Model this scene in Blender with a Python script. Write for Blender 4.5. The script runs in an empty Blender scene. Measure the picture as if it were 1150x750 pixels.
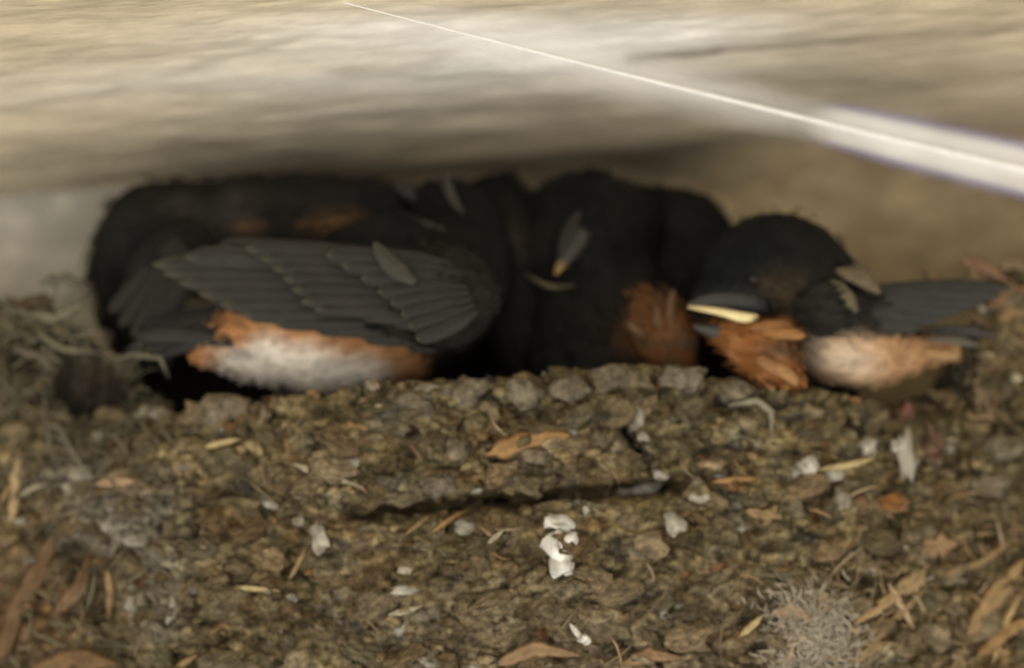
import bpy, math, random
from mathutils import Vector, noise
import numpy as np
random.seed(7)
SC = bpy.context.scene
COL = SC.collection

# ------------------------------------------------------------------ camera
S = 0.26 / 1150.0                 # metres per photo pixel at the nest
DIST, EL = 1.6, math.radians(18)  # the camera looks up under the eave
cam_d = bpy.data.cameras.new('camera'); cam = bpy.data.objects.new('camera', cam_d); COL.objects.link(cam)
cam.location = (0, -DIST * math.cos(EL), -DIST * math.sin(EL))
cam.rotation_euler = (math.pi / 2 + EL, 0, 0)
cam_d.sensor_width = 36; cam_d.lens = 36 * DIST / 0.26
cam_d.clip_start = 0.02; cam_d.clip_end = 500
cam_d.dof.use_dof = True; cam_d.dof.focus_distance = DIST - 0.076; cam_d.dof.aperture_fstop = 4.8
SC.camera = cam
# ------------------------------------------------------------------ sky, sun, exposure
SUN_EL, SUN_AZ = math.radians(52), math.radians(200)   # high, behind the photographer, the eave shades the nest
w = bpy.data.worlds.new('World'); SC.world = w; w.use_nodes = True
nt = w.node_tree; bg = nt.nodes['Background']
sky = nt.nodes.new('ShaderNodeTexSky'); sky.sky_type = 'NISHITA'; sky.sun_disc = False
sky.sun_elevation = SUN_EL; sky.sun_rotation = SUN_AZ
nt.links.new(sky.outputs[0], bg.inputs[0]); bg.inputs[1].default_value = 0.10
sd = bpy.data.lights.new('sun', 'SUN'); sd.energy = 4.0; sd.angle = math.radians(0.5); sd.color = (1, .93, .82)
so = bpy.data.objects.new('sun', sd); COL.objects.link(so)
sdir = Vector((math.sin(SUN_AZ) * math.cos(SUN_EL), math.cos(SUN_AZ) * math.cos(SUN_EL), math.sin(SUN_EL)))
so.rotation_euler = sdir.to_track_quat('Z', 'Y').to_euler(); so.location = (0, -3, 4)
SC.view_settings.view_transform = 'Standard'; SC.view_settings.look = 'None'
SC.view_settings.gamma = 1; SC.view_settings.use_curve_mapping = False
SC.view_settings.exposure = 1.38

# ------------------------------------------------------------------ helpers
CP = Vector(cam.location); K = S / DIST
FW = Vector((0, math.cos(EL), math.sin(EL))); UP = Vector((0, -math.sin(EL), math.cos(EL)))
def ray(px, py): return FW + Vector((1, 0, 0)) * ((px - 575) * K) + UP * ((375 - py) * K)
def at(px, py, Y):
    d = ray(px, py); return CP + d * ((Y - CP.y) / d.y)
def fbm(v, f=1.0, o=3):
    return noise.fractal(Vector(v) * f, 1.0, 2.1, o)
def mix(a, b, t):
    t = max(0, min(1, t)); return tuple(a[i] + (b[i] - a[i]) * t for i in range(3))
def mul(a, k): return tuple(c * k for c in a)
def sm(x, a, b):
    t = max(0, min(1, (x - a) / (b - a))); return t * t * (3 - 2 * t)
def lerp_tab(tab, x):
    if x <= tab[0][0]: return tab[0][1]
    for (x0, y0), (x1, y1) in zip(tab, tab[1:]):
        if x <= x1:
            t = (x - x0) / (x1 - x0); return y0 + (y1 - y0) * t
    return tab[-1][1]
class MB:
    def __init__(s): s.v = []; s.f = []; s.c = []
    def grid(s, P, C, closed=False):
        n, m = len(P), len(P[0]); o = len(s.v)
        for i in range(n):
            for j in range(m): s.v.append(tuple(P[i][j])); s.c.append(C[i][j])
        for i in range(n - 1):
            for j in range(m if closed else m - 1):
                k = (j + 1) % m
                s.f.append((o + i * m + j, o + i * m + k, o + (i + 1) * m + k, o + (i + 1) * m + j))
    def raw(s, vs, fs, c):
        o = len(s.v); s.v += [tuple(v) for v in vs]
        s.c += [c] * len(vs) if isinstance(c, tuple) else c
        s.f += [tuple(o + i for i in f) for f in fs]
    def mesh(s, name, mat, smooth=True):
        me = bpy.data.meshes.new(name); me.from_pydata(s.v, [], s.f)
        a = me.color_attributes.new('Col', 'FLOAT_COLOR', 'POINT')
        a.data.foreach_set('color', np.array([(c[0], c[1], c[2], c[3] if len(c) > 3 else 1) for c in s.c], dtype=np.float32).ravel())
        me.materials.append(mat)
        if smooth: me.polygons.foreach_set('use_smooth', [True] * len(me.polygons))
        me.update(); return me
    def build(s, name, mat, parent=None, smooth=True, **kw):
        o = bpy.data.objects.new(name, s.mesh(name, mat, smooth)); COL.objects.link(o)
        if parent:
            o.parent = parent; o.matrix_parent_inverse = Matrix_inv(parent)
        for k, v in kw.items(): o[k] = v
        return o
def Matrix_inv(p):
    from mathutils import Matrix       # parts are modelled in place: a mesh part sits at the identity
    return Matrix.Translation(p.location).inverted() if p.type == 'EMPTY' else Matrix.Identity(4)
def empty(name, loc, **kw):
    o = bpy.data.objects.new(name, None); o.location = loc; o.empty_display_size = .02; COL.objects.link(o)
    for k, v in kw.items(): o[k] = v
    return o

# ------------------------------------------------------------------ materials
def mat(name, rough=.9, nscale=300, namp=.35, stretch=(1, 1, 1), bump=.3, bscale=500, bdist=.0006, spec=.2, rnd=None, transl=0, sheen=0, obj=True):
    m = bpy.data.materials.new(name); m.use_nodes = True
    n = m.node_tree.nodes; l = m.node_tree.links; b = n['Principled BSDF']
    b.inputs['Roughness'].default_value = rough; b.inputs['Specular IOR Level'].default_value = spec
    if sheen: b.inputs['Sheen Weight'].default_value = sheen; b.inputs['Sheen Roughness'].default_value = .5
    tc = n.new('ShaderNodeTexCoord'); mp = n.new('ShaderNodeMapping'); mp.inputs['Scale'].default_value = stretch
    l.new(tc.outputs['Object'], mp.inputs['Vector'])
    a = n.new('ShaderNodeAttribute'); a.attribute_name = 'Col'
    t = n.new('ShaderNodeTexNoise'); t.inputs['Scale'].default_value = nscale; t.inputs['Detail'].default_value = 6; t.inputs['Roughness'].default_value = .65
    l.new(mp.outputs[0], t.inputs['Vector'])
    r = n.new('ShaderNodeMapRange'); r.inputs['From Min'].default_value = .3; r.inputs['From Max'].default_value = .7
    r.inputs['To Min'].default_value = 1 - namp; r.inputs['To Max'].default_value = 1 + namp
    l.new(t.outputs['Fac'], r.inputs['Value'])
    v = n.new('ShaderNodeVectorMath'); v.operation = 'SCALE'
    l.new(a.outputs['Color'], v.inputs[0]); l.new(r.outputs[0], v.inputs['Scale'])
    out = v.outputs[0]
    if rnd:
        oi = n.new('ShaderNodeObjectInfo'); cr = n.new('ShaderNodeValToRGB')
        cr.color_ramp.interpolation = 'LINEAR'
        while len(cr.color_ramp.elements) < len(rnd): cr.color_ramp.elements.new(.5)
        for i, c in enumerate(rnd):
            cr.color_ramp.elements[i].position = i / (len(rnd) - 1); cr.color_ramp.elements[i].color = (*c, 1)
        l.new(oi.outputs['Random'], cr.inputs['Fac'])
        mm = n.new('ShaderNodeVectorMath'); mm.operation = 'MULTIPLY'
        l.new(out, mm.inputs[0]); l.new(cr.outputs[0], mm.inputs[1]); out = mm.outputs[0]
    l.new(out, b.inputs['Base Color'])
    t2 = n.new('ShaderNodeTexNoise'); t2.inputs['Scale'].default_value = bscale; t2.inputs['Detail'].default_value = 5
    l.new(mp.outputs[0], t2.inputs['Vector'])
    bp = n.new('ShaderNodeBump'); bp.inputs['Strength'].default_value = bump; bp.inputs['Distance'].default_value = bdist
    l.new(t2.outputs['Fac'], bp.inputs['Height']); l.new(bp.outputs[0], b.inputs['Normal'])
    return m
M_ceil = mat('painted_concrete', .8, 70, .16, (1, 3.2, 1), .5, 160, .0015)
M_wall = mat('rough_wall', .9, 90, .22, (1, 1, 1.6), .5, 220, .001)
M_mud = mat('dried_mud', .95, 380, .75, (1, 1, 1), 1, 500, .0025, .1)
M_pel = mat('mud_pellet', .95, 1.9, .75, (1, 1, 1), 1, 4, .0025, .1,
            rnd=[(.14, .108, .06), (.23, .18, .105), (.31, .25, .15), (.18, .125, .065), (.26, .225, .14), (.12, .10, .058), (.33, .265, .165), (.25, .17, .085)])
M_fib = mat('dry_fibre', .7, 500, .3, (1, 1, 1), .3, 700, .0003, .3)
M_drop = mat('white_dropping', .8, 400, .25, (1, 1, 1), .6, 600, .0006, .2)
M_fea = mat('feather', .62, 900, .3, (.25, 1, 1.6), .4, 1200, .0002, .35)
M_body = mat('plumage', .8, 420, .35, (.4, 1, 1), .7, 700, .0006, .1)
M_beak = mat('beak_horn', .45, 500, .12, (1, 1, 1), .1, 700, .0001, .5)
M_eye = mat('eye', .3, 100, .0, (1, 1, 1), 0, 100, .0001, .6)
M_ground = mat('pale_ground', .95, 1.2, .2, (1, 1, 1), .3, 9, .02)
M_silk = mat('silk', .35, 300, .1, (1, 1, 1), .1, 700, .0001, .6)

# ------------------------------------------------------------------ structure
YW = 0.043
def zc(x):                      # the ceiling meets the wall on a slightly rising line
    a = at(0, 222, YW); b = at(1150, 146, YW)
    return a.z + (b.z - a.z) * (x - a.x) / (b.x - a.x)
def on_ceiling(px, py, drop=0.0):
    d = ray(px, py); g = (zc(1) - zc(0)); z0 = zc(0) - drop
    t = (z0 + g * CP.x - CP.z) / (d.z - g * d.x); return CP + d * t
def photo(p):
    q = Vector(p) - CP; f = q.dot(FW)
    return 575 + q.x / f / K, 375 - q.dot(UP) / f / K
def blob(px, py, cx, cy, rx, ry):
    return math.exp(-((px - cx) / rx) ** 2 - ((py - cy) / ry) ** 2)
def slopeblob(px, py, x0, y0, x1, y1, w):
    t = (px - x0) / (x1 - x0); e = sm(t, -.05, .08) * (1 - sm(t, .92, 1.1))
    return e * math.exp(-((py - (y0 + (y1 - y0) * t)) / w) ** 2)
xs = [-4, -1.5, -.5] + list(np.linspace(-.2, .2, 300)) + [.5, 1.5, 4]
ys = list(np.linspace(YW, -.22, 190)) + [-.5, -.9, -1.3]
P, Cc = [], []
for y in ys:
    rp, rc = [], []
    for x in xs:
        z = zc(x) if abs(x) < .6 else zc(.6 if x > 0 else -.6)
        near = abs(x) < .21 and y > -.23
        c = (.60, .52, .375)
        if near:
            px, py = photo((x, y, z))
            f1 = fbm((x * 14, y * 60, 3.3), 1, 4); f2 = fbm((x * 45, y * 150, 9.1), 1, 4); f3 = fbm((x * 8, y * 30, 19), 1, 3)
            k = 1 + .20 * f1 + .26 * f2 + .1 * f3
            wh = 1.0 * blob(px, py, 520, 42, 260, 26) + .55 * blob(px, py, 700, 55, 210, 40) + .55 * blob(px, py, 330, 85, 260, 22) + .35 * blob(px, py, 700, 20, 160, 12) + .30 * blob(px, py, 330, 110, 420, 28) + .3 * blob(px, py, 560, 72, 160, 14)
            wh *= .7 + .6 * fbm((x * 10, y * 45, 7), 1, 4)
            c = mix(mul(c, k), (.93, .91, .85), wh * 1.2)
            dk = .8 * slopeblob(px, py, 700, 66, 810, 56, 7) + .6 * slopeblob(px, py, 800, 56, 1150, 32, 6) + .25 * slopeblob(px, py, 100, 110, 340, 40, 5) \
                + .25 * slopeblob(px, py, 360, 78, 640, 80, 8) + .3 * blob(px, py, 1130, 142, 40, 6) + .2 * blob(px, py, 60, 104, 60, 5) + .25 * blob(px, py, 940, 90, 90, 9)
            dk += .55 * max(0, fbm((x * 30, y * 110, 31), 1, 3) - .28)
            c = mix(c, (.22, .19, .15), dk)
            # shade towards the corner and over the birds, painted into the ceiling colour
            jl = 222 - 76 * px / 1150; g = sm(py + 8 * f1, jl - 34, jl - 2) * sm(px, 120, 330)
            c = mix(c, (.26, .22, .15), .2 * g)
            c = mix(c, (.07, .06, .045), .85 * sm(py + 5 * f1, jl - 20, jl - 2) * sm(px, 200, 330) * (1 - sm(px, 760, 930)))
            z += .0012 * f1 + .0006 * f2 - .0008 * dk
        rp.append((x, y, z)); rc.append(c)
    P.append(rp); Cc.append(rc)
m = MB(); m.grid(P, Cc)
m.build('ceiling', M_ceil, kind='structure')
# roof slab on top of it
def box(mb, x0, x1, y0, y1, z0, z1, c):
    v = [(x, y, z) for z in (z0, z1) for y in (y0, y1) for x in (x0, x1)]
    mb.raw(v, [(0, 2, 3, 1), (4, 5, 7, 6), (0, 1, 5, 4), (2, 6, 7, 3), (0, 4, 6, 2), (1, 3, 7, 5)], c)
m = MB(); box(m, -4, 4, -1.3, YW + .3, .15, .3, (.4, .36, .3)); box(m, -4, 4, -1.33, -1.303, .0, .3, (.5, .45, .38))
m.build('roof', M_wall, smooth=False, kind='structure')
# the wall
xs = [-4, -1.5, -.5] + list(np.linspace(-.2, .2, 220)) + [.5, 1.5, 4]
zs = [-3, -1, -.4] + list(np.linspace(-.2, .14, 180))
P, Cc = [], []
for z in zs:
    rp, rc = [], []
    for x in xs:
        c = (.48, .44, .37); y = YW
        if abs(x) < .21 and z > -.21:
            px, py = photo((x, y, z)); f1 = fbm((x * 30, 2, z * 50), 1, 4); f2 = fbm((x * 90, 5, z * 130), 1, 4)
            left = 1 - sm(px, 60, 330)
            c = mix((.38, .305, .185), (.56, .53, .45), left)
            c = mul(c, 1 + .22 * f1 + .2 * f2)
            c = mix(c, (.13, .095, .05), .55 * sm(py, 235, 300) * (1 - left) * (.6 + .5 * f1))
            c = mix(c, (.07, .06, .04), (1 - sm(py + 10 * f1, 185, 235)) * (1 - sm(px, 700, 900)) * sm(px, 120, 300))  # shadow above and behind the birds, painted into the wall colour
            y -= .0015 * f1 + .0007 * f2
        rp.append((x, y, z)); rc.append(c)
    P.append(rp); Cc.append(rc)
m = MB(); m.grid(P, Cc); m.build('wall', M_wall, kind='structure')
m = MB(); m.grid([[(x * 60, y * 60, -2.6) for x in np.linspace(-1, 1, 9)] for y in np.linspace(-1, 1, 9)], [[(.42, .405, .37)] * 9] * 9)
m.build('ground', M_ground, kind='structure')

# ------------------------------------------------------------------ the nest
RIM = [(-160, 300), (-60, 330), (0, 338), (45, 334), (75, 358), (115, 394), (160, 434), (200, 464), (240, 452), (300, 446), (360, 442), (430, 430), (500, 428), (560, 424), (620, 418), (690, 410),
       (740, 408), (800, 424), (870, 436), (930, 440), (980, 448), (1010, 456), (1045, 436), (1075, 396), (1098, 340), (1120, 306), (1150, 296), (1210, 300), (1320, 290)]
def Yn(px, py):
    """depth of the nest's outer face: a half cup bulging from the wall"""
    u = (px - 585) / 760.0; v = (py - 470) / 620.0
    d = max(0, 1 - u * u) ** .75 * max(0, 1 - max(0, v) ** 2) ** .6
    y = YW - .004 - .070 * d
    y += .022 * blob(px, py, 125, 440, 75, 45) + .02 * blob(px, py, 1035, 425, 55, 40)        # hollows at both ends
    y += .016 * slopeblob(px, py, 395, 577, 770, 545, 9) + .008 * slopeblob(px, py, 690, 470, 745, 545, 10)
    y += .007 * blob(px, py, 85, 625, 30, 20) + .006 * blob(px, py, 120, 690, 25, 35)
    return y
def rough(px, py):
    a = fbm((px / 70, py / 45, 1.7), 1, 4); b = fbm((px / 26, py / 18, 5.2), 1, 4)
    c = fbm((px / 11, py / 9, 8.8), 1, 2)
    return -.0040 * a - .0034 * b - .0016 * c
def tint(px, py, r=0):
    """soil colour of the nest where it stands, with shade painted into the end hollows"""
    base = (.262, .21, .110)
    n1 = fbm((px / 90, py / 60, 40), 1, 3); n2 = fbm((px / 32, py / 20, 60), 1, 3)
    c = mul(base, max(.3, 1 + .4 * n1 + .6 * n2))
    c = mix(c, (.055, .052, .042), 1.6 * max(0, fbm((px / 42, py / 20, 130), 1, 3) - .12))
    c = mix(c, (.30, .17, .075), .7 * max(0, fbm((px / 45, py / 25, 80), 1, 3)))
    c = mix(c, (.25, .25, .20), .6 * max(0, fbm((px / 50, py / 40, 90), 1, 3)))
    c = mix(c, (.05, .048, .034), min(1, 1.2 * blob(px, py, 125, 430, 90, 55)) )  # this and the next line: hollow shade painted into the colour
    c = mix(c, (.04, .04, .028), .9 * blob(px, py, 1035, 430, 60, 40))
    c = mix(c, (.26, .15, .075), .8 * blob(px, py, 40, 680, 90, 70))
    c = mix(c, (.30, .24, .17), .5 * blob(px, py, 640, 720, 260, 60))
    c = mix(c, (.42, .36, .28), .6 * blob(px, py, 915, 705, 60, 50))
    c = mix(c, (.36, .34, .29), .6 * blob(px, py, 130, 585, 60, 50) + .6 * blob(px, py, 90, 530, 40, 25) + .5 * blob(px, py, 170, 650, 40, 60))
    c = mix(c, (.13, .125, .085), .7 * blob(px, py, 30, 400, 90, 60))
    c = mix(c, (.20, .12, .05), .5 * blob(px, py, 1090, 320, 90, 30) + .3 * blob(px, py, 1080, 640, 80, 90))
    return c
nest = empty('bird_nest', at(585, 760, YW), label='half cup mud and straw nest holding the swallows, stuck to the wall under the ceiling', category='nest')
P, Cc = [], []
pxs = list(np.linspace(-170, 1330, 520))
for px in pxs:
    rp_, rc_ = [], []
    rim = lerp_tab(RIM, px) + 7 * fbm((px / 25, 0, 0), 1, 3)
    top = at(px, rim, Yn(px, rim) + rough(px, rim))
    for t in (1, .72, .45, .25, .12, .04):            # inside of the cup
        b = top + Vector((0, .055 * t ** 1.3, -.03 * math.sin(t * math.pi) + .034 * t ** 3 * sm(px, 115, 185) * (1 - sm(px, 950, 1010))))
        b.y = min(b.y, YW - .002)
        rp_.append(b); rc_.append(mix((.07, .06, .04), (.014, .012, .009), t * 5))  # shade inside the cup painted in, near black towards the back
    for py in np.linspace(rim, 900, 230):
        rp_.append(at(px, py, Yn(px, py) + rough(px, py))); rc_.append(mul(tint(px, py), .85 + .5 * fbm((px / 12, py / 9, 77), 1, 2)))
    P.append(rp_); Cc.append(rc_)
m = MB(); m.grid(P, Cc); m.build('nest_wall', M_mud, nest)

import bmesh
def ico(sub):
    bm = bmesh.new(); bmesh.ops.create_icosphere(bm, subdivisions=sub, radius=1)
    v = [p.co.copy() for p in bm.verts]; f = [tuple(q.index for q in p.verts) for p in bm.faces]; bm.free(); return v, f
IV, IF = ico(2); JV, JF = ico(1)
def lump_verts(V, seed, amp=.35, fr=1.3):
    out = []
    for v in V:
        k = 1 + amp * fbm(v * fr + Vector((seed * 3.1, seed * 1.7, 0)), 1, 2) + .12 * noise.noise(v * 4 + Vector((seed, 0, 0)))
        out.append(v * k)
    return out
pel_mesh = []
for i in range(22):
    m = MB(); m.raw(lump_verts(IV, i + 1, .75, 1.5), IF, (1, 1, 1)); pel_mesh.append(m.mesh('mud_pellet', M_pel))
nestM = Matrix_inv(nest)
# pellets one can pick apart: the 290 largest, thinned so that they do not bury one another
placed = []; tries = 0
while len(placed) < 290 and tries < 20000:
    tries += 1
    px, py = random.uniform(-20, 1170), random.uniform(300, 765)
    if py < lerp_tab(RIM, px) + 4: continue
    r = random.uniform(11, 25)
    if blob(px, py, 120, 430, 90, 50) > .5 and random.random() < .7: continue
    if slopeblob(px, py, 395, 577, 770, 545, 12) > .3: continue
    if any((px - a) ** 2 + (py - b) ** 2 < (.68 * (r + c)) ** 2 for a, b, c in placed): continue
    placed.append((px, py, r))
    o = bpy.data.objects.new('mud_pellet', pel_mesh[len(placed) % 22]); COL.objects.link(o)
    o.location = at(px, py, Yn(px, py) + rough(px, py) + .12 * r * S)
    o.rotation_euler = (random.uniform(-.5, .5), random.uniform(-.5, .5), random.uniform(-.5, .5))
    o.scale = (r * S * random.uniform(.9, 1.6), r * S * random.uniform(.35, .65), r * S * random.uniform(.5, .85))
    o.parent = nest; o.matrix_parent_inverse = nestM
# smaller crumbs
m = MB()
for k in range(5200):
    px, py = random.uniform(-60, 1210), random.uniform(290, 800)
    rim = lerp_tab(RIM, px)
    if py < rim - 2: continue
    if slopeblob(px, py, 395, 577, 770, 545, 9) > .5 and random.random() < .8: continue
    r = random.uniform(2.0, 9) * S
    c = mul(tint(px, py), random.choice([.55, .65, .75, .85, 1.0]))
    if random.random() < .03: c = mul((.36, .34, .28), random.uniform(.7, 1.1))
    if random.random() < .05: c = mul((.26, .15, .07), random.uniform(.6, 1.0))
    ctr = at(px, py, Yn(px, py) + rough(px, py) - random.uniform(-.0016, .0008))
    s = random.random() * 50; sx, sz = random.uniform(.8, 1.9), random.uniform(.5, 1.0); an = random.uniform(-.6, .6)
    vs = []
    for v in JV:
        q = v * (1 + .95 * noise.noise(v * 1.9 + Vector((s, k, 0))))
        x, z = q.x * sx, q.z * sz
        vs.append(ctr + Vector((x * math.cos(an) - z * math.sin(an), q.y * .8, x * math.sin(an) + z * math.cos(an))) * r)
    m.raw(vs, JF, c)
m.build('mud_crumbs', M_mud, nest, kind='stuff')

# -- blades, straws, fibres
def ns(px, py, lift): return at(px, py, Yn(px, py) - lift)
def blade(pts, width, col, lift=.0025, n=12, name='straw', parent=None, camber=.35, taper=True, curl=0., mb=None, label=None, mat_=None):
    """pts: photo points (on the nest) of a flat dry blade with a folded midrib"""
    P = []; pts3 = []
    for i in range(n + 1):
        t = i / n; f = t * (len(pts) - 1); a = min(int(f), len(pts) - 2); g = f - a
        x = pts[a][0] * (1 - g) + pts[a + 1][0] * g; y = pts[a][1] * (1 - g) + pts[a + 1][1] * g
        l = lift + curl * t * t + (pts[a][2] * (1 - g) + pts[a + 1][2] * g if len(pts[a]) > 2 else 0)
        pts3.append(ns(x, y, l))
    W = width * S / 2; Cg = []
    for i, p in enumerate(pts3):
        t = i / n; tan = (pts3[min(i + 1, n)] - pts3[max(i - 1, 0)]).normalized()
        side = tan.cross(FW).normalized()
        k = (min(1, .25 + 3.5 * t) * min(1, .15 + 2.6 * (1 - t))) if taper else 1
        k *= 1 + (.15 if width < 11 else .7) * fbm((t * 7, width, pts[0][0]), 1, 3)
        row = [p - side * W * k, p - side * W * .45 * k - FW * W * camber, p - FW * W * camber * .7, p + side * W * .5 * k - FW * W * camber * .9, p + side * W * k, p + FW * W * .35]
        P.append(row); v = 1 + .25 * fbm((t * 4, pts[0][1], 3), 1, 2)
        Cg.append([mul(col, v * q) for q in (.8, 1.05, .85, 1.1, .8, .6)])
    tgt = mb or MB(); tgt.grid(P, Cg, closed=True)
    if mb is None:
        o = tgt.build(name, mat_ or M_fib, parent or nest)
        if label: o['label'] = label
        return o
STRAW = (.55, .44, .22); PALE = (.42, .38, .26); TAN = (.30, .21, .10); ORG = (.36, .21, .085)
for pts, wd, c, nm in [
    ([(228, 503), (250, 497), (269, 493)], 8, STRAW, 'straw'), ([(330, 521), (365, 534), (408, 547)], 9, PALE, 'straw'),
    ([(264, 659), (290, 661), (314, 663)], 6, STRAW, 'straw'), ([(436, 690), (455, 686), (474, 680)], 7, PALE, 'straw'),
    ([(545, 511), (590, 496), (640, 488)], 21, ORG, 'dead_leaf'), ([(355, 492), (385, 484), (414, 480)], 20, (.33, .21, .10), 'dead_leaf'),
    ([(800, 541), (830, 538), (858, 537)], 7, ORG, 'straw'), ([(455, 600), (478, 582), (497, 575)], 6, TAN, 'straw'),
    ([(832, 713), (845, 702), (857, 690)], 8, STRAW, 'straw'), ([(548, 610), (556, 603), (566, 594)], 6, PALE, 'straw'),
    ([(838, 573), (858, 578), (878, 580)], 14, TAN, 'leaf_scrap'), ([(858, 590), (866, 576), (872, 566)], 10, TAN, 'leaf_scrap'),
    ([(920, 527), (955, 522), (982, 514)], 8, STRAW, 'straw'), ([(325, 650), (335, 632), (343, 615)], 6, TAN, 'straw'),
    ([(1068, 605), (1092, 600), (1118, 598)], 6, TAN, 'straw'), ([(1058, 645), (1100, 632), (1138, 606)], 9, TAN, 'dry_grass_blade'),
    ([(1088, 712), (1115, 672), (1150, 628)], 24, (.40, .27, .13), 'dry_grass_blade'), ([(1100, 735), (1130, 708), (1165, 692)], 17, (.37, .23, .10), 'dry_grass_blade'),
    ([(960, 700), (1000, 672), (1045, 632)], 12, (.42, .29, .14), 'dry_grass_blade'), ([(975, 728), (1010, 690), (1040, 660)], 9, TAN, 'dry_grass_blade'),
    ([(998, 655), (1012, 680), (1026, 705)], 8, (.5, .37, .22), 'straw'), ([(1035, 618), (1052, 612), (1075, 610)], 26, (.32, .21, .11), 'leaf_scrap'),
    ([(1008, 662), (1024, 655), (1040, 640)], 22, (.36, .26, .13), 'leaf_scrap'), ([(955, 745), (985, 725), (1010, 722)], 12, TAN, 'dry_grass_blade'),
    ([(1115, 745), (1128, 700), (1150, 660)], 8, (.5, .36, .18), 'dry_grass_blade'), ([(13, 590), (18, 545), (21, 508)], 13, (.50, .37, .20), 'dry_grass_blade'),
    ([(0, 565), (10, 548), (20, 540)], 8, TAN, 'dry_grass_blade'), ([(22, 556), (36, 548), (52, 543)], 6, PALE, 'straw'),
    ([(108, 543), (130, 541), (152, 540)], 12, (.42, .29, .17), 'leaf_scrap'), ([(120, 640), (124, 665), (122, 700)], 9, (.34, .23, .11), 'dry_grass_blade'),
    ([(10, 700), (45, 640), (60, 600)], 26, (.17, .105, .05), 'dead_leaf'), ([(30, 760), (80, 738), (130, 745)], 26, (.20, .12, .055), 'dead_leaf'),
    ([(0, 740), (15, 700), (18, 650)], 22, (.16, .095, .045), 'dead_leaf'), ([(60, 690), (90, 660), (100, 625)], 18, (.19, .12, .06), 'dead_leaf'),
    ([(870, 690), (890, 683), (915, 700)], 12, (.4, .28, .17), 'leaf_scrap'), ([(885, 745), (890, 722), (897, 700)], 7, (.48, .36, .22), 'straw'),
    ([(818, 455), (850, 450), (866, 462), (867, 492)], 8, (.30, .28, .20), 'rootlet'), ([(640, 700), (650, 713), (662, 722)], 7, (.75, .72, .62), 'straw'),
    ([(190, 760), (205, 745), (222, 735)], 8, TAN, 'straw'), ([(485, 597), (510, 580), (535, 568)], 6, (.36, .22, .09), 'straw'),
    ([(700, 745), (730, 735), (765, 738)], 16, (.30, .19, .10), 'dead_leaf'), ([(560, 745), (600, 728), (650, 735)], 18, (.32, .21, .11), 'dead_leaf'),
    ([(1040, 300), (1048, 315), (1045, 335)], 16, (.24, .16, .08), 'leaf_scrap'), ([(1075, 292), (1105, 300), (1135, 318)], 14, (.26, .15, .09), 'dead_leaf'),
    ([(1080, 330), (1092, 312), (1090, 290)], 13, (.25, .17, .09), 'leaf_scrap'), ([(1110, 345), (1130, 330), (1160, 322)], 18, (.25, .15, .08), 'dead_leaf'),
    ([(1120, 360), (1135, 350), (1155, 352)], 14, (.28, .18, .09), 'leaf_scrap'), ([(1120, 300), (1140, 296), (1160, 306)], 12, (.22, .16, .09), 'leaf_scrap'),
]:
    blade(pts, wd, mul(c, .85), .0030, 12, nm)
# nest lining and moss at the left end: loose grey-green fibres, uncountable
m = MB()
def curve_pts(x, y, L, a, bend, n=5):
    out = []
    for i in range(n):
        out.append((x, y)); x += math.cos(a) * L / (n - 1); y += math.sin(a) * L / (n - 1); a += bend
    return out
for k in range(620):
    z = random.random()
    if z < .36: x, y = random.uniform(-10, 200), random.uniform(345, 520)
    elif z < .55: x, y = random.uniform(-10, 180), random.uniform(500, 760)
    elif z < .74: x, y = random.uniform(930, 1160), random.uniform(560, 760)
    elif z < .84: x, y = random.uniform(1040, 1160), random.uniform(300, 480)
    elif z < .9: x, y = random.uniform(150, 1000), random.uniform(440, 760)
    else: x, y = random.uniform(40, 190), random.uniform(360, 480)
    if y < lerp_tab(RIM, x) - 3: continue
    c = random.choice([(.12, .115, .07), (.15, .135, .09), (.08, .078, .05), (.18, .14, .08), (.2, .18, .12)])
    if .55 < z < .9: c = random.choice([(.3, .2, .1), (.26, .17, .09), (.36, .28, .17), (.2, .15, .09)])
    blade(curve_pts(x, y, random.uniform(14, 60), random.uniform(-1, 4), random.uniform(-.35, .35)), random.uniform(1.5, 3.6), mul(c, random.uniform(.7, 1.2)), random.uniform(.001, .004), 7, mb=m)
m.build('plant_fibres', M_fib, nest, kind='stuff')
for pts, wd, c in [([(118, 408), (150, 398), (180, 402), (190, 425)], 5, (.16, .15, .10)), ([(40, 372), (70, 392), (110, 396)], 7, (.15, .135, .085)),
                   ([(48, 440), (52, 480), (60, 520)], 5, (.15, .14, .10)), ([(60, 470), (80, 505), (100, 535)], 6, (.17, .16, .12)), ([(15, 392), (45, 400), (70, 425)], 7, (.14, .12, .08)),
                   ([(30, 350), (60, 358), (96, 340)], 12, (.15, .14, .09)), ([(45, 318), (75, 312), (100, 326)], 12, (.11, .105, .075)), ([(0, 345), (25, 350), (40, 362)], 8, (.12, .11, .08))]:
    blade(pts, wd, c, .004, 12, 'rootlet')
# pale fluff low on the right
m = MB()
for k in range(1300):
    x = random.gauss(915, 26); y = random.gauss(718, 24)
    blade(curve_pts(x, y, random.uniform(8, 20), random.uniform(-3.4, .2), random.uniform(-.4, .4)), random.uniform(.8, 2.2), mul((.42, .37, .285), random.uniform(.8, 1.15)), random.uniform(.001, .004), 6, mb=m)
m.build('feather_fluff', M_fib, nest, kind='stuff')
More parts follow.
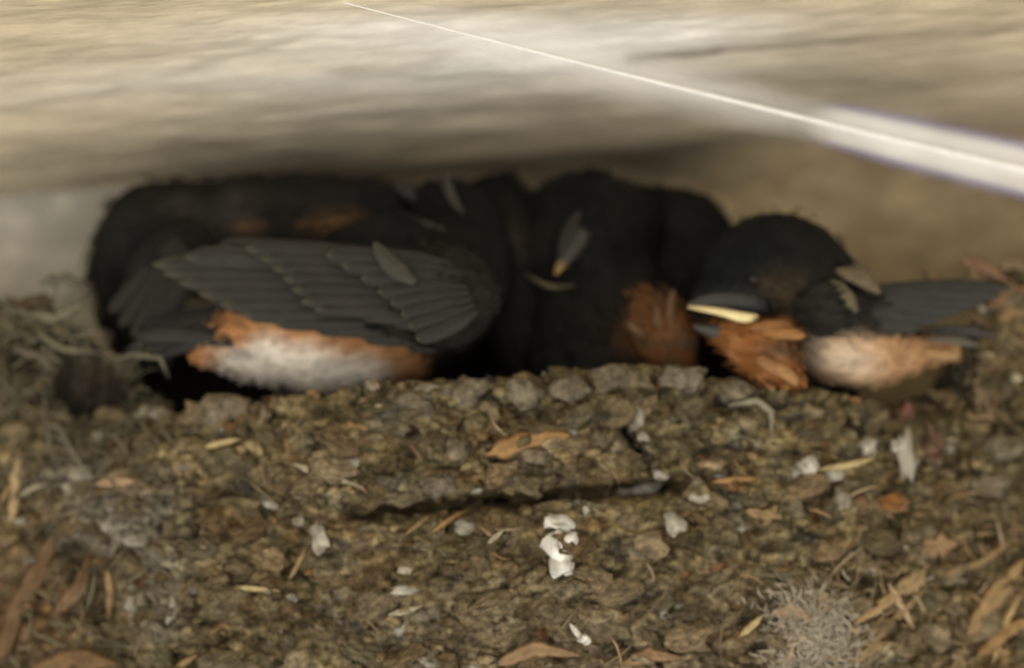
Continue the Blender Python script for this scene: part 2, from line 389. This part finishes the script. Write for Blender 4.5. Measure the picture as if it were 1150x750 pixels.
# droppings
def dropping(px, py, rx, ry, c=(.82, .80, .72), a=0., seed=0, name='dropping', mt=None, flat=.25):
    m = MB(); vs = []
    ctr = ns(px, py, .0022 if c[0] < .8 else .0042)
    for v in lump_verts(IV, (seed + px * .37) % 17, .8, 1.3):
        x, z = v.x * rx * S, v.z * ry * S
        vs.append(ctr + Vector((x * math.cos(a) - z * math.sin(a), v.y * min(rx, ry) * S * flat * 1.6, x * math.sin(a) + z * math.cos(a))))
    cs = [mix(mul(c, .9 + .5 * fbm(v * 2 + Vector((px, 0, 0)), 1, 2)), (.22, .19, .13), 1.6 * max(0, fbm(v * 1.6 + Vector((py, 5, 0)), 1, 2)) + (.5 * sm(v.x ** 2 + v.z ** 2, .6, 1) if c[0] < .8 else 0)) for v in IV]
    m.raw(vs, IF, cs); return m.build(name, mt or M_drop, nest)
W = (.85, .84, .78); G = (.48, .46, .39); G2 = (.33, .315, .26)
for d in [(627, 586, 17, 9, W), (622, 614, 15, 15, W), (635, 607, 13, 14, W), (630, 632, 13, 18, W), (1018, 515, 12, 26, G), (1010, 500, 8, 10, (.6, .57, .5)), (975, 500, 10, 10, G),
          (905, 524, 12, 11, (.62, .6, .52)), (890, 530, 9, 7, G2), (938, 531, 12, 9, G), (944, 560, 11, 13, G2), (728, 548, 10, 8, G), (716, 550, 8, 7, G), (742, 532, 9, 7, G), (738, 542, 7, 8, G2), (700, 552, 9, 6, G2),
          (786, 556, 12, 9, G), (784, 543, 6, 7, (.5, .42, .3)), (757, 587, 11, 13, G), (360, 605, 10, 15, G), (355, 596, 7, 8, G), (395, 518, 8, 8, G), (455, 663, 16, 6, G), (455, 640, 9, 5, (.55, .46, .36)),
          (190, 682, 8, 17, G), (184, 668, 6, 8, G2), (92, 532, 16, 10, G2), (78, 545, 9, 7, G2), (128, 590, 13, 9, G2), (154, 606, 18, 8, G2), (150, 672, 9, 18, G2), (520, 592, 12, 9, G2), (658, 570, 5, 8, G),
          (648, 564, 5, 4, G2), (718, 462, 10, 18, (.33, .31, .25)), (722, 490, 7, 6, G2), (657, 718, 7, 5, W), (240, 512, 10, 5, G2), (313, 705, 8, 6, (.5, .4, .25)), (1141, 424, 6, 6, (.62, .58, .4)),
          (1085, 425, 9, 7, (.42, .36, .22)), (180, 464, 12, 7, G2), (162, 466, 9, 10, (.3, .28, .22)), (110, 490, 6, 8, G2), (480, 440, 13, 10, (.33, .29, .23)), (418, 432, 8, 8, (.4, .32, .26)), (335, 585, 7, 5, G2)]:
    dropping(*d)
for px, py, rx, ry, c in [(1002, 566, 20, 13, (.36, .17, .06)), (1016, 466, 10, 12, (.30, .12, .09)), (968, 566, 8, 12, (.28, .15, .08)), (800, 520, 16, 8, (.36, .25, .14)), (600, 510, 20, 10, (.25, .19, .13)), (492, 545, 18, 13, (.30, .25, .19)),
                         (1050, 500, 10, 26, (.17, .08, .055)), (1125, 500, 24, 18, (.26, .23, .15)), (1112, 545, 22, 14, (.27, .22, .15)), (512, 505, 15, 13, (.29, .24, .17)), (250, 460, 30, 16, (.28, .23, .16)),
                         (520, 440, 26, 16, (.27, .23, .16)), (470, 452, 22, 13, (.25, .21, .15)), (585, 440, 24, 15, (.25, .22, .15)), (640, 436, 22, 14, (.26, .22, .16)), (690, 425, 22, 14, (.24, .2, .14)), (762, 424, 25, 15, (.28, .25, .19)), (828, 440, 20, 13, (.24, .2, .14))]:
    dropping(px, py, rx, ry, mul(c, .8), seed=3, name='mud_clod', mt=M_mud, flat=.4)

# ------------------------------------------------------------------ the birds
BLK = (.0060, .0070, .0068); BLU = (.006, .0095, .0105); GREY = (.021, .0205, .017); BRN = (.04, .032, .024)
RUF = (.50, .25, .105); CRM = (.88, .81, .69); DRUF = (.24, .095, .030)
def spline(st, n):
    """Catmull-Rom through the stations (px, py, Y, r_across, r_depth)"""
    out = []; N = len(st)
    for i in range(n + 1):
        f = i / n * (N - 1); a = min(int(f), N - 2); t = f - a
        p = [st[max(a - 1, 0)], st[a], st[a + 1], st[min(a + 2, N - 1)]]
        out.append([.5 * (2 * p[1][k] + (p[2][k] - p[0][k]) * t + (2 * p[0][k] - 5 * p[1][k] + 4 * p[2][k] - p[3][k]) * t * t + (3 * p[1][k] - p[0][k] - 3 * p[2][k] + p[3][k]) * t ** 3) for k in range(5)])
    return out
def loft(mb, st, colf, n=40, m=30, amp=.05, flip=1):
    """flip picks the dorsal side; colf(s, dorsal, px, py) gives the plumage colour"""
    sp = spline(st, n); C3 = [at(a[0], a[1], a[2]) for a in sp]; P = []; Cc = []; info = []
    for i, a in enumerate(sp):
        tan = (C3[min(i + 1, n)] - C3[max(i - 1, 0)]).normalized()
        nrm = FW.cross(tan).normalized() * flip; dep = tan.cross(nrm).normalized()
        if dep.dot(FW) > 0: dep = -dep
        rp_, rc_ = [], []
        for j in range(m):
            th = 2 * math.pi * j / m
            d = nrm * math.cos(th) * max(a[3], .4) * S + dep * math.sin(th) * max(a[4], .4) * S
            p = C3[i] + d
            p = C3[i] + d * (1 + amp * fbm(p * 60, 1, 3) * 2)
            x, y = photo(p); c = colf(i / n, math.cos(th), x, y)
            rp_.append(p); rc_.append(c)
            info.append((p, d.normalized(), tan, c))
        P.append(rp_); Cc.append(rc_)
    mb.grid(P, Cc, closed=True)
    o = len(mb.v)
    mb.raw([C3[0], C3[-1]], [], [Cc[0][0], Cc[-1][0]])
    L = o - m
    for j in range(m):
        mb.f.append((o, o - (n + 1) * m + (j + 1) % m, o - (n + 1) * m + j)); mb.f.append((o + 1, L + j, L + (j + 1) % m))
    return info
def plumage(info, parent, count, length=15, width=6, lift=.3, dirn=-1, seed=1):
    """small contour feathers lying over the body, pointing to the tail"""
    rnd = random.Random(seed); mb = MB()
    for k in range(count):
        p, nr, tan, c = rnd.choice(info)
        if nr.dot(FW) > .45: continue
        p = p + Vector([rnd.uniform(-1, 1) for _ in range(3)]) * .0012
        t = (tan * dirn + nr * rnd.uniform(-.08, lift * .22) + Vector([rnd.uniform(-1, 1) for _ in range(3)]) * .09).normalized()
        s = t.cross(nr).normalized(); L = length * S * rnd.uniform(.6, 1.3); W_ = width * S * rnd.uniform(.6, 1.2)
        cc = mul(c, rnd.uniform(.93, 1.09))
        rows = [(0, .35), (.4, 1), (.8, .75), (1, .15)]
        P = [[p + t * L * u - s * W_ * w_ * .5 + nr * .0001, p + t * L * u + nr * .0004, p + t * L * u + s * W_ * w_ * .5 + nr * .0001] for u, w_ in rows]
        mb.grid(P, [[mul(cc, .85), cc, mul(cc, .85)]] * 3 + [[mul(cc, 1.2)] * 3])
    return mb.build('plumage', M_body, parent, kind='stuff')
def feather(root, tip, width, col, edge, parent, bend=0., n=14, tipround=.35, name='feather', lab=None, edge_w=.12, Yb=0., lat=.25):
    """one flight feather: root and tip are (px, py, Y); vane with a shaft, rounded tip, pale fringe"""
    a = at(*root); b = at(*tip); ax = (b - a); L = ax.length; ax.normalize()
    side = ax.cross(FW).normalized(); up = -FW; P = []; Cc = []; Wd = width * S / 2
    for i in range(n + 1):
        t = i / n
        k = min(1, .35 + 2.2 * t) * (math.sqrt(max(0, 1 - ((t - (1 - tipround)) / tipround) ** 2)) if t > 1 - tipround else 1)
        k = max(k, .03)
        c0 = a + ax * L * t + side * bend * S * math.sin(math.pi * t) + up * (.0012 * math.sin(math.pi * t) + Yb * t)
        row, rc = [], []
        for q in (-1, -.8, -.35, -.06, 0, .06, .4, .8, 1):
            h = .0004 * (1 - q * q) + (.00015 if abs(q) < .07 else 0)
            row.append(c0 + side * Wd * k * q + up * h)
            e = max(sm(t, 1 - edge_w, 1), lat * sm(abs(q), .75, 1) * sm(t, .15, .6))
            v = 1 + .25 * fbm((q * 5, t * 40, root[0]), 1, 2)
            rc.append(mix(mul(col, v * (1.08 if abs(q) < .07 else 1)), edge, e))
        for q in (.6, 0, -.6): row.append(c0 + side * Wd * k * q - up * .0004); rc.append(mul(col, .7))
        P.append(row); Cc.append(rc)
    mb = MB(); mb.grid(P, Cc, closed=True); o = mb.build(name, M_fea, parent)
    if lab: o['label'] = lab
    return o
def beak_part(st, colf, name, parent, amp=0.0):
    mb = MB(); loft(mb, st, colf, 14, 14, amp); return mb.build(name, M_beak, parent)
def eye(px, py, Y, r, parent):
    c = at(px, py, Y); mb = MB(); mb.raw([c + v * r * S for v in IV], IF, (.008, .007, .006)); return mb.build('eye', M_eye, parent)
GW = (.023, .022, .0165)
EDGE = (.16, .145, .09); EDGE2 = (.10, .09, .07)

# --- bird A: curled at the left end, behind
A = empty('swallow_nestling', at(150, 400, .02), label='black swallow fledgling curled at the left end of the nest, rounded dark back outermost', category='bird', group='young swallows in the nest')
mb = MB()
def cA(s, d, x, y):
    c = mix(BLK, GREY, .55 - .3 * d)
    c = mix(c, (.05, .043, .034), .5 * blob(x, y, 210, 235, 30, 18) + .7 * blob(x, y, 270, 235, 22, 30))
    c = mix(c, (.20, .115, .045), .95 * blob(x, y, 383, 252, 30, 12) + .5 * blob(x, y, 285, 257, 14, 6))
    return c
iA = loft(mb, [(158, 395, .020, 10, 8), (152, 372, .020, 28, 22), (152, 325, .018, 50, 38), (172, 276, .014, 66, 50), (225, 266, .014, 66, 56), (300, 262, .014, 66, 56), (370, 256, .012, 58, 52), (420, 246, .012, 44, 42), (456, 240, .012, 30, 30), (470, 240, .012, 5, 5)], cA, 54, 34, .05, flip=1)
body = mb.build('body', M_body, A)
plumage(iA, A, 1500, 18, 6, .25, -1, 11)
wing = MB(); iw = loft(wing, [(238, 250, .006, 12, 10), (215, 270, .002, 30, 14), (180, 300, .000, 34, 15), (160, 335, .002, 26, 11), (150, 360, .006, 12, 6)], lambda s, d, x, y: mix(GREY, BLK, .3), 24, 20, .06)
wg = wing.build('wing', M_body, A)
for i, (tx, ty, wd) in enumerate([(122, 352, 24), (134, 368, 24), (148, 380, 24), (166, 378, 22), (182, 362, 22)]):
    feather((200 + 5 * i, 268 + 5 * i, -.003 - .0005 * i), (tx, ty, .000 - .0006 * i), wd, mul(GREY, .8), mix(GREY, EDGE, .15), wg, bend=4)
tl = MB(); loft(tl, [(205, 358, .008, 12, 8), (190, 368, .006, 16, 8), (176, 380, .006, 9, 5)], lambda s, d, x, y: BLK, 10, 14, .05)
tl = tl.build('tail', M_body, A)
for i, (tx, ty) in enumerate([(150, 400), (165, 412), (185, 420)]):
    feather((200, 356 + 4 * i, .004), (tx, ty, .002 + .001 * i), 16, BLK, GREY, tl, bend=-4)

beak_part([(452, 240, .010, 12, 12), (470, 244, .008, 8, 8), (486, 247, .006, 2, 2)], lambda s, d, x, y: (.012, .011, .010), 'beak', A)

# --- bird B: front left, side on, rusty flank and white belly under a folded wing
B = empty('swallow_nestling', at(400, 440, -.005), label='swallow fledgling with folded grey wing above its rusty and cream belly', category='bird', group='young swallows in the nest')
mb = MB()
def cB(s, d, x, y):
    c = mix(BLK, GREY, .3)
    up = 364 - 22 * (1 - sm(x, 240, 285))
    if s < .62:
        ru = sm(y, up - 22, up - 8)
        c = mix(c, mul(RUF, .95 + .3 * fbm((x / 30, y / 18, 2), 1, 2)), ru)
        wl = 390 + 10 * fbm((x / 40, 0, 4), 1, 2) + max(0, (x - 350)) * .22 - 8 * blob(x, y, 300, 400, 40, 60)
        c = mix(c, CRM, sm(y, wl - 12, wl + 14) * (1 - sm(x, 415, 455)) * sm(x, 232, 262))
        c = mix(c, (.22, .22, .24), .75 * blob(x, y, 275, 398, 22, 6))
    c = mix(c, (.011, .010, .009), sm(x, 450, 480) if y < 400 or s > .6 else sm(x, 470, 490))
    return c
iB = loft(mb, [(226, 398, -.010, 3, 3), (244, 391, -.010, 20, 18), (280, 380, -.008, 50, 42), (328, 364, -.007, 84, 64), (388, 348, -.006, 88, 68), (450, 330, -.006, 94, 70), (496, 312, -.004, 88, 64), (512, 270, .000, 58, 52), (498, 238, .002, 44, 44), (482, 220, .002, 26, 26), (476, 210, .002, 4, 4)], cB, 60, 36, .045)
mb.build('body', M_body, B)
plumage(iB, B, 2600, 9, 5, .15, -1, 12)
tl = MB(); loft(tl, [(262, 375, -.012, 14, 10), (235, 378, -.010, 20, 10), (205, 384, -.006, 14, 7)], lambda s, d, x, y: mix(BLK, GREY, .4), 10, 16, .05)
tl = tl.build('tail', M_body, B)
for i, (tx, ty) in enumerate([(140, 396), (152, 405), (165, 402), (176, 408), (190, 404), (150, 388)]):
    feather((262, 352 + 7 * i, -.012 - .0007 * i), (tx, ty - 2 * i, -.006 - .0009 * i), 17, mul(GREY, random.uniform(.75, 1.15)), GREY, tl, bend=-5)
for (r, t) in [((262, 350), (168, 378)), ((262, 345), (190, 356)), ((265, 352), (160, 366))]:
    feather((*r, -.012), (*t, -.004), 22, mul(BLK, 1.3), GREY, tl, bend=5)
wing = MB()
iw = loft(wing, [(392, 322, -.030, 14, 6), (425, 328, -.030, 38, 10), (462, 332, -.031, 50, 16), (500, 334, -.032, 57, 22), (532, 334, -.031, 46, 22), (550, 334, -.029, 24, 14), (556, 334, -.028, 4, 4)], lambda s, d, x, y: mul(GW, .75 + .3 * fbm((x / 25, y / 18, 3), 1, 2)), 30, 26, .03)
wg = wing.build('wing', M_body, B)
plumage(iw, wg, 700, 10, 6, .1, -1, 14)

# primaries, then secondaries, then coverts; each row lies over the one before
EDG = (.070, .066, .038)
for i, (tx, ty, w_) in enumerate([(170, 297, 24), (182, 307, 22), (200, 318, 22), (222, 330, 22), (245, 342, 22), (268, 353, 20), (304, 362, 18), (350, 368, 18), (405, 378, 18), (455, 386, 16)]):
    feather((515, 316 + 7 * i, -.026), (tx, ty, -.0265 + .0003 * i), w_, mul(GW, .95 + .04 * (i % 3)), EDG, wg, bend=-5 + 1.2 * i, tipround=.12, edge_w=.04, Yb=0)
for i, (tx, ty) in enumerate([(205, 288), (236, 279)]):
    feather((505, 306, -.0285), (tx, ty, -.0280), 26, GW, mix(GW, EDG, .7), wg, bend=-5 - 2 * i, tipround=.14, edge_w=.05)
for i, (tx, ty, w_) in enumerate([(274, 279, 20), (291, 290, 18), (305, 301, 18), (317, 313, 18), (327, 325, 18), (338, 338, 18), (352, 347, 16), (405, 354, 16), (440, 360, 16)]):
    feather((530, 300 + 8 * i, -.0315), (tx, ty, -.0325 + .0002 * i), w_, mul(GW, .86 + .04 * (i % 3)), EDG, wg, bend=-3 + .8 * i, tipround=.07, edge_w=.035)
for i, (tx, ty, w_) in enumerate([(366, 286, 20), (384, 298, 18), (405, 312, 17), (424, 327, 17), (438, 340, 16), (450, 353, 16), (459, 367, 16), (467, 381, 15)]):
    feather((515 + 3 * i, 300 + 7 * i, -.0375), (tx, ty, -.0365 + .0002 * i), w_ + 3, mul(GW, .72 + .02 * (i % 3)), mix(GW, EDG, .9), wg, bend=-2 + .8 * i, tipround=.1, edge_w=.06)
feather((466, 318, -.0405), (419, 272, -.040), 21, (.042, .040, .029), (.05, .048, .033), wg, bend=4, tipround=.6, lab='pale grey covert feather standing out')
feather((520, 240, -.012), (500, 190, -.008), 11, (.042, .037, .027), (.05, .045, .033), B, bend=5, name='crown_feather')
feather((500, 258, -.014), (452, 240, -.012), 9, (.045, .036, .028), (.055, .045, .035), B, bend=3, name='nape_feather')

beak_part([(470, 222, .000, 12, 10), (455, 214, .000, 8, 8), (442, 208, .000, 2, 2)], lambda s, d, x, y: (.012, .011, .010), 'beak', B)

# --- bird C: in the middle, facing out of the dark
Cb = empty('swallow_nestling', at(660, 430, .01), label='dark swallow fledgling facing out from the shaded middle of the nest', category='bird', group='young swallows in the nest')
mb = MB()
def cC(s, d, x, y):
    c = mix(BLK, (.016, .015, .012), .5 + .5 * fbm((x / 40, y / 40, 3), 1, 2))
    c = mix(c, (.05, .04, .033), .6 * blob(x, y, 565, 270, 45, 22))
    c = mix(c, mix(mul(DRUF, .8), BRN, .4 + .8 * fbm((x / 14, y / 20, 7), 1, 2)), min(1, 1.1 * blob(x, y, 745, 378, 40, 28)))
    return c
iC = loft(mb, [(690, 470, .004, 60, 30), (688, 420, .002, 92, 50), (676, 370, .004, 92, 56), (662, 322, .006, 82, 60), (660, 280, .008, 80, 60), (664, 250, .010, 80, 54), (666, 224, .010, 68, 44), (668, 205, .010, 42, 26), (669, 196, .010, 6, 6)], cC, 50, 40, .05)
mb.build('body', M_body, Cb)
plumage(iC, Cb, 2000, 16, 6, .25, -1, 15)
for st in ([(536, 208, .018, 42, 12), (550, 246, .014, 58, 30), (566, 275, .010, 62, 36), (574, 320, .006, 58, 34), (584, 372, .004, 44, 28), (590, 425, .004, 12, 10)],
           [(718, 216, .022, 12, 10), (744, 250, .018, 52, 34), (768, 282, .014, 64, 36), (770, 322, .010, 54, 30), (752, 358, .010, 32, 20), (745, 385, .010, 8, 8)]):
    wing = MB(); iw = loft(wing, st, cC, 26, 22, .05); wg = wing.build('wing', M_body, Cb); plumage(iw, wg, 500, 18, 7, .2, 1, 16)
mb_ = MB(); iw = loft(mb_, [(700, 330, .000, 6, 6), (722, 352, -.006, 26, 20), (746, 378, -.010, 36, 26), (760, 402, -.010, 24, 18), (768, 420, -.008, 6, 6)],
                      lambda s, d, x, y: mix(mul(DRUF, .75), (.09, .065, .04), .4 + .7 * fbm((x / 12, y / 22, 7), 1, 2)), 22, 22, .09)
br = mb_.build('breast', M_body, Cb, label='rusty breast tuft pressed against the next bird'); plumage(iw, br, 420, 18, 5, .35, -1, 17)
for r, t in [((754, 372), (757, 324)), ((728, 380), (704, 360)), ((744, 375), (738, 342))]:
    feather((*r, -.015), (*t, -.016), 10, (.13, .075, .035), (.17, .12, .06), br, bend=2, n=8)
bk = beak_part([(650, 262, -.006, 15, 10), (642, 280, -.009, 11, 8), (632, 295, -.011, 7, 6), (624, 308, -.012, 2, 2)], lambda s, d, x, y: mix((.045, .042, .038), (.30, .19, .06), sm(s, .62, .9)), 'beak', Cb)
beak_part([(590, 307, -.006, 1, 1), (604, 316, -.009, 3, 3), (620, 322, -.010, 3, 3), (646, 321, -.007, 1, 1)], lambda s, d, x, y: (.085, .075, .032), 'gape', bk)
feather((628, 292, -.012), (652, 236, -.008), 12, (.020, .018, .015), (.024, .021, .017), Cb, bend=3, name='forehead_feather')


# --- bird D: right, head to the left with a pale yellow gape, wing and rusty flank to the right
D = empty('swallow_nestling', at(900, 440, 0), label='swallow fledgling with yellow gape and rusty throat, wing tips pointing right', category='bird', group='young swallows in the nest')
mb = MB()
def cD(s, d, x, y):
    c = mix(BLK, GREY, .25 + .4 * sm(x, 860, 960))
    c = mix(c, BLU, .4 * blob(x, y, 830, 300, 50, 40))
    c = mix(c, (.085, .062, .036), .9 * blob(x, y, 878, 326, 26, 18))
    c = mix(c, (.05, .055, .058), .7 * blob(x, y, 815, 335, 40, 9))
    c = mix(c, (.045, .045, .04), .6 * blob(x, y, 925, 350, 28, 34))
    th = sm(y, 352, 366) * (1 - sm(x, 880, 915)) + sm(y, 382 - (x - 900) * .05, 402) * sm(x, 900, 930)
    n = fbm((x / 22, y / 16, 9), 1, 2)
    c = mix(c, mix(DRUF, (.4, .2, .07), .25 + n), min(1, th) * (1 - .75 * blob(x, y, 905, 400, 25, 20)))
    c = mix(c, (.035, .035, .03), .9 * blob(x, y, 789, 380, 11, 22))  # shade of the gap below the bill, painted into the plumage
    if x > 900:
        b = sm(y, 372, 384) * sm(x, 915, 950)
        c = mix(c, mul((.48, .28, .14), 1 + .2 * n), b)
        c = mix(c, (.62, .50, .37), .95 * blob(x, y, 958, 405, 30, 26) + .4 * blob(x, y, 925, 400, 25, 20))
    return c
iD = loft(mb, [(1068, 396, -.006, 2, 2), (1040, 393, -.008, 15, 12), (1004, 394, -.011, 28, 22), (962, 390, -.014, 44, 36), (925, 370, -.014, 56, 48), (905, 330, -.012, 66, 58), (872, 306, -.012, 68, 58), (835, 318, -.014, 56, 50), (806, 340, -.017, 34, 34), (784, 350, -.020, 15, 18), (776, 352, -.021, 3, 4)], cD, 64, 40, .035, flip=1)
mb.build('body', M_body, D)
plumage(iD, D, 2600, 8, 4.5, .15, -1, 18)
mb_ = MB(); iw = loft(mb_, [(800, 372, -.020, 8, 8), (822, 378, -.024, 20, 18), (852, 392, -.026, 30, 22), (876, 412, -.026, 22, 16), (892, 430, -.024, 7, 6)],
                      lambda s, d, x, y: mix(mix(DRUF, RUF, .1 + .8 * fbm((x / 16, y / 14, 5), 1, 2)), (.07, .06, .045), .8 * blob(x, y, 880, 392, 26, 12)), 24, 24, .06)
tb = mb_.build('throat', M_body, D, label='ruffled rusty throat'); plumage(iw, tb, 600, 9, 5, .2, 1, 19)
for r, t, c in [((850, 376), (905, 377), (.30, .145, .045)), ((840, 370), (890, 366), (.24, .11, .035)), ((860, 405), (897, 432), (.33, .18, .07)), ((845, 400), (880, 422), (.26, .13, .05))]:
    feather((*r, -.030), (*t, -.030), 13, c, mul(c, 1.2), tb, bend=2, n=8)
bk = beak_part([(858, 342, -.019, 12, 10), (830, 339, -.024, 11, 10), (800, 338, -.028, 8, 8), (774, 342, -.030, 3, 3)], lambda s, d, x, y: mul((.045, .047, .047), 1 - .35 * (s < .2)), 'beak', D)
beak_part([(773, 345, -.030, 1.5, 2), (790, 347, -.032, 3.4, 5), (812, 351, -.032, 4.4, 6), (832, 356, -.031, 5.6, 6), (845, 357, -.029, 5, 5), (850, 355, -.028, 2, 2)], lambda s, d, x, y: mix((.70, .55, .28), (.90, .80, .42), sm(s, .1, .6)), 'gape', bk)
beak_part([(778, 366, -.026, 2, 3), (800, 372, -.026, 8, 7), (826, 372, -.024, 8, 8)], lambda s, d, x, y: (.05, .05, .045), 'lower_bill', bk)
eye(846, 314, -.0255, 5, D)
wing = MB(); iw = loft(wing, [(895, 345, -.022, 14, 10), (922, 348, -.024, 34, 16), (955, 350, -.022, 26, 14), (995, 350, -.018, 14, 8), (1020, 350, -.016, 5, 4)], lambda s, d, x, y: mul(GREY, 1.1 + .4 * fbm((x / 20, y / 15, 3), 1, 2)), 24, 22, .05)
wg = wing.build('wing', M_body, D); plumage(iw, wg, 380, 18, 6, .2, 1, 20)
for i, (tx, ty, w_) in enumerate([(1136, 324, 15), (1124, 332, 16), (1104, 340, 17), (1082, 349, 17), (1060, 358, 17), (1035, 368, 17), (1005, 374, 16)]):
    feather((938, 334 + 4 * i, -.023), (tx, ty, -.014 - .0006 * i), w_ + 4, mul((.024, .025, .022), 1 + .1 * (i % 2)), (.045, .044, .038), wg, bend=5 - i, tipround=.3)
for r, t, c in [((988, 328), (938, 303), (.13, .10, .055)), ((982, 320), (950, 301), (.10, .08, .05)), ((962, 350), (930, 314), (.12, .10, .055))]:
    feather((*r, -.026), (*t, -.026), 15, c, mul(c, 1.25), wg, bend=-3, n=9, name='ruffled_feather')
tl = MB(); loft(tl, [(1030, 386, -.010, 8, 6), (1050, 386, -.010, 8, 5), (1070, 387, -.009, 4, 3)], lambda s, d, x, y: mul(RUF, .7), 8, 12, .04)
tl = tl.build('tail', M_body, D)
feather((1035, 382, -.012), (1100, 388, -.010), 9, (.10, .09, .07), (.20, .18, .14), tl, bend=3); feather((1030, 392, -.012), (1078, 398, -.010), 10, (.36, .22, .1), (.4, .3, .18), tl, bend=-3)
feather((1035, 372, -.011), (1120, 376, -.008), 11, (.045, .043, .04), (.08, .07, .06), tl, bend=3)

# ------------------------------------------------------------------ the silk strand running across below the ceiling
web = empty('spider_silk', on_ceiling(395, 4, .003), label='glinting white strand of spider silk slanting down across the pale ceiling to the right', category='spider silk')
a = on_ceiling(385, 3, .0035); b = at(1230, 209, -.012)
def strand(off0, off1, r0, r1, name, col, matr):
    mb = MB(); P, Cc = [], []; n = 60; d = (b - a).normalized(); side = d.cross(FW).normalized()
    if side.dot(UP) < 0: side = -side
    for i in range(n + 1):
        t = i / n; c0 = a.lerp(b, t) + side * (off0 + (off1 - off0) * t) * S + UP * (-.0008 * math.sin(math.pi * t))
        r = (r0 + (r1 - r0) * t) * S * (1 + .15 * fbm((t * 20, off1, 0), 1, 2))
        P.append([c0 + side * math.cos(q) * r + FW * math.sin(q) * r for q in [k * math.pi / 4 for k in range(8)]]); Cc.append([col] * 8)
    mb.grid(P, Cc, closed=True); return mb.build(name, matr, web)
strand(0, 0, .6, 3.8, 'core_thread', (1, 1, .99), M_silk)
# added see-through band imitating the blurred glow to both sides of the thread
film = bpy.data.materials.new('glow_film'); film.use_nodes = True
n = film.node_tree.nodes; l = film.node_tree.links; n.clear()
out = n.new('ShaderNodeOutputMaterial'); mx = n.new('ShaderNodeMixShader'); tr = n.new('ShaderNodeBsdfTransparent'); df = n.new('ShaderNodeBsdfDiffuse'); at_ = n.new('ShaderNodeAttribute'); at_.attribute_name = 'Col'
tl_ = n.new('ShaderNodeBsdfTranslucent'); mx2 = n.new('ShaderNodeMixShader'); mx2.inputs[0].default_value = .2
l.new(at_.outputs['Color'], df.inputs[0]); l.new(at_.outputs['Color'], tl_.inputs[0]); l.new(df.outputs[0], mx2.inputs[1]); l.new(tl_.outputs[0], mx2.inputs[2])
l.new(at_.outputs['Alpha'], mx.inputs[0]); l.new(tr.outputs[0], mx.inputs[1]); l.new(mx2.outputs[0], mx.inputs[2]); l.new(mx.outputs[0], out.inputs[0])
mb = MB(); P, Cc = [], []; d = (b - a).normalized(); side = d.cross(FW).normalized()
if side.dot(UP) < 0: side = -side
for i in range(121):
    t = i / 120; px = 385 + 845 * t
    wd = lerp_tab([(385, 14), (600, 46), (850, 34), (900, 28), (1000, 34), (1150, 38), (1230, 40)], px)
    al = lerp_tab([(385, .0), (480, .3), (650, .6), (800, .55), (890, .5), (930, .8), (1000, .93), (1150, .95), (1230, .9)], px)
    row, rc = [], []
    for j in range(17):
        q = -1 + j / 8
        c0 = a.lerp(b, t) + side * wd * q * S + FW * .0006 + UP * (-.0008 * math.sin(math.pi * t))
        hard = sm(px, 880, 950); e = (1 - abs(q)) ** 1.3 * (1 - hard) + hard * (.35 * (1 - abs(q)) ** 1.5 + .65 * (1 - sm(abs(q), .45, 1.0)))
        colr = mix((1, 1, 1), (.30, .32, .78), hard * sm(abs(q), .5, .85))  # bluish fringe of the glow painted along the edges
        row.append(c0); rc.append((*colr, al * e * (1 + .2 * fbm((t * 12, q * 2, 1), 1, 2))))
    P.append(row); Cc.append(rc)
mb.grid(P, Cc); mb.build('glow_veil', film, web)
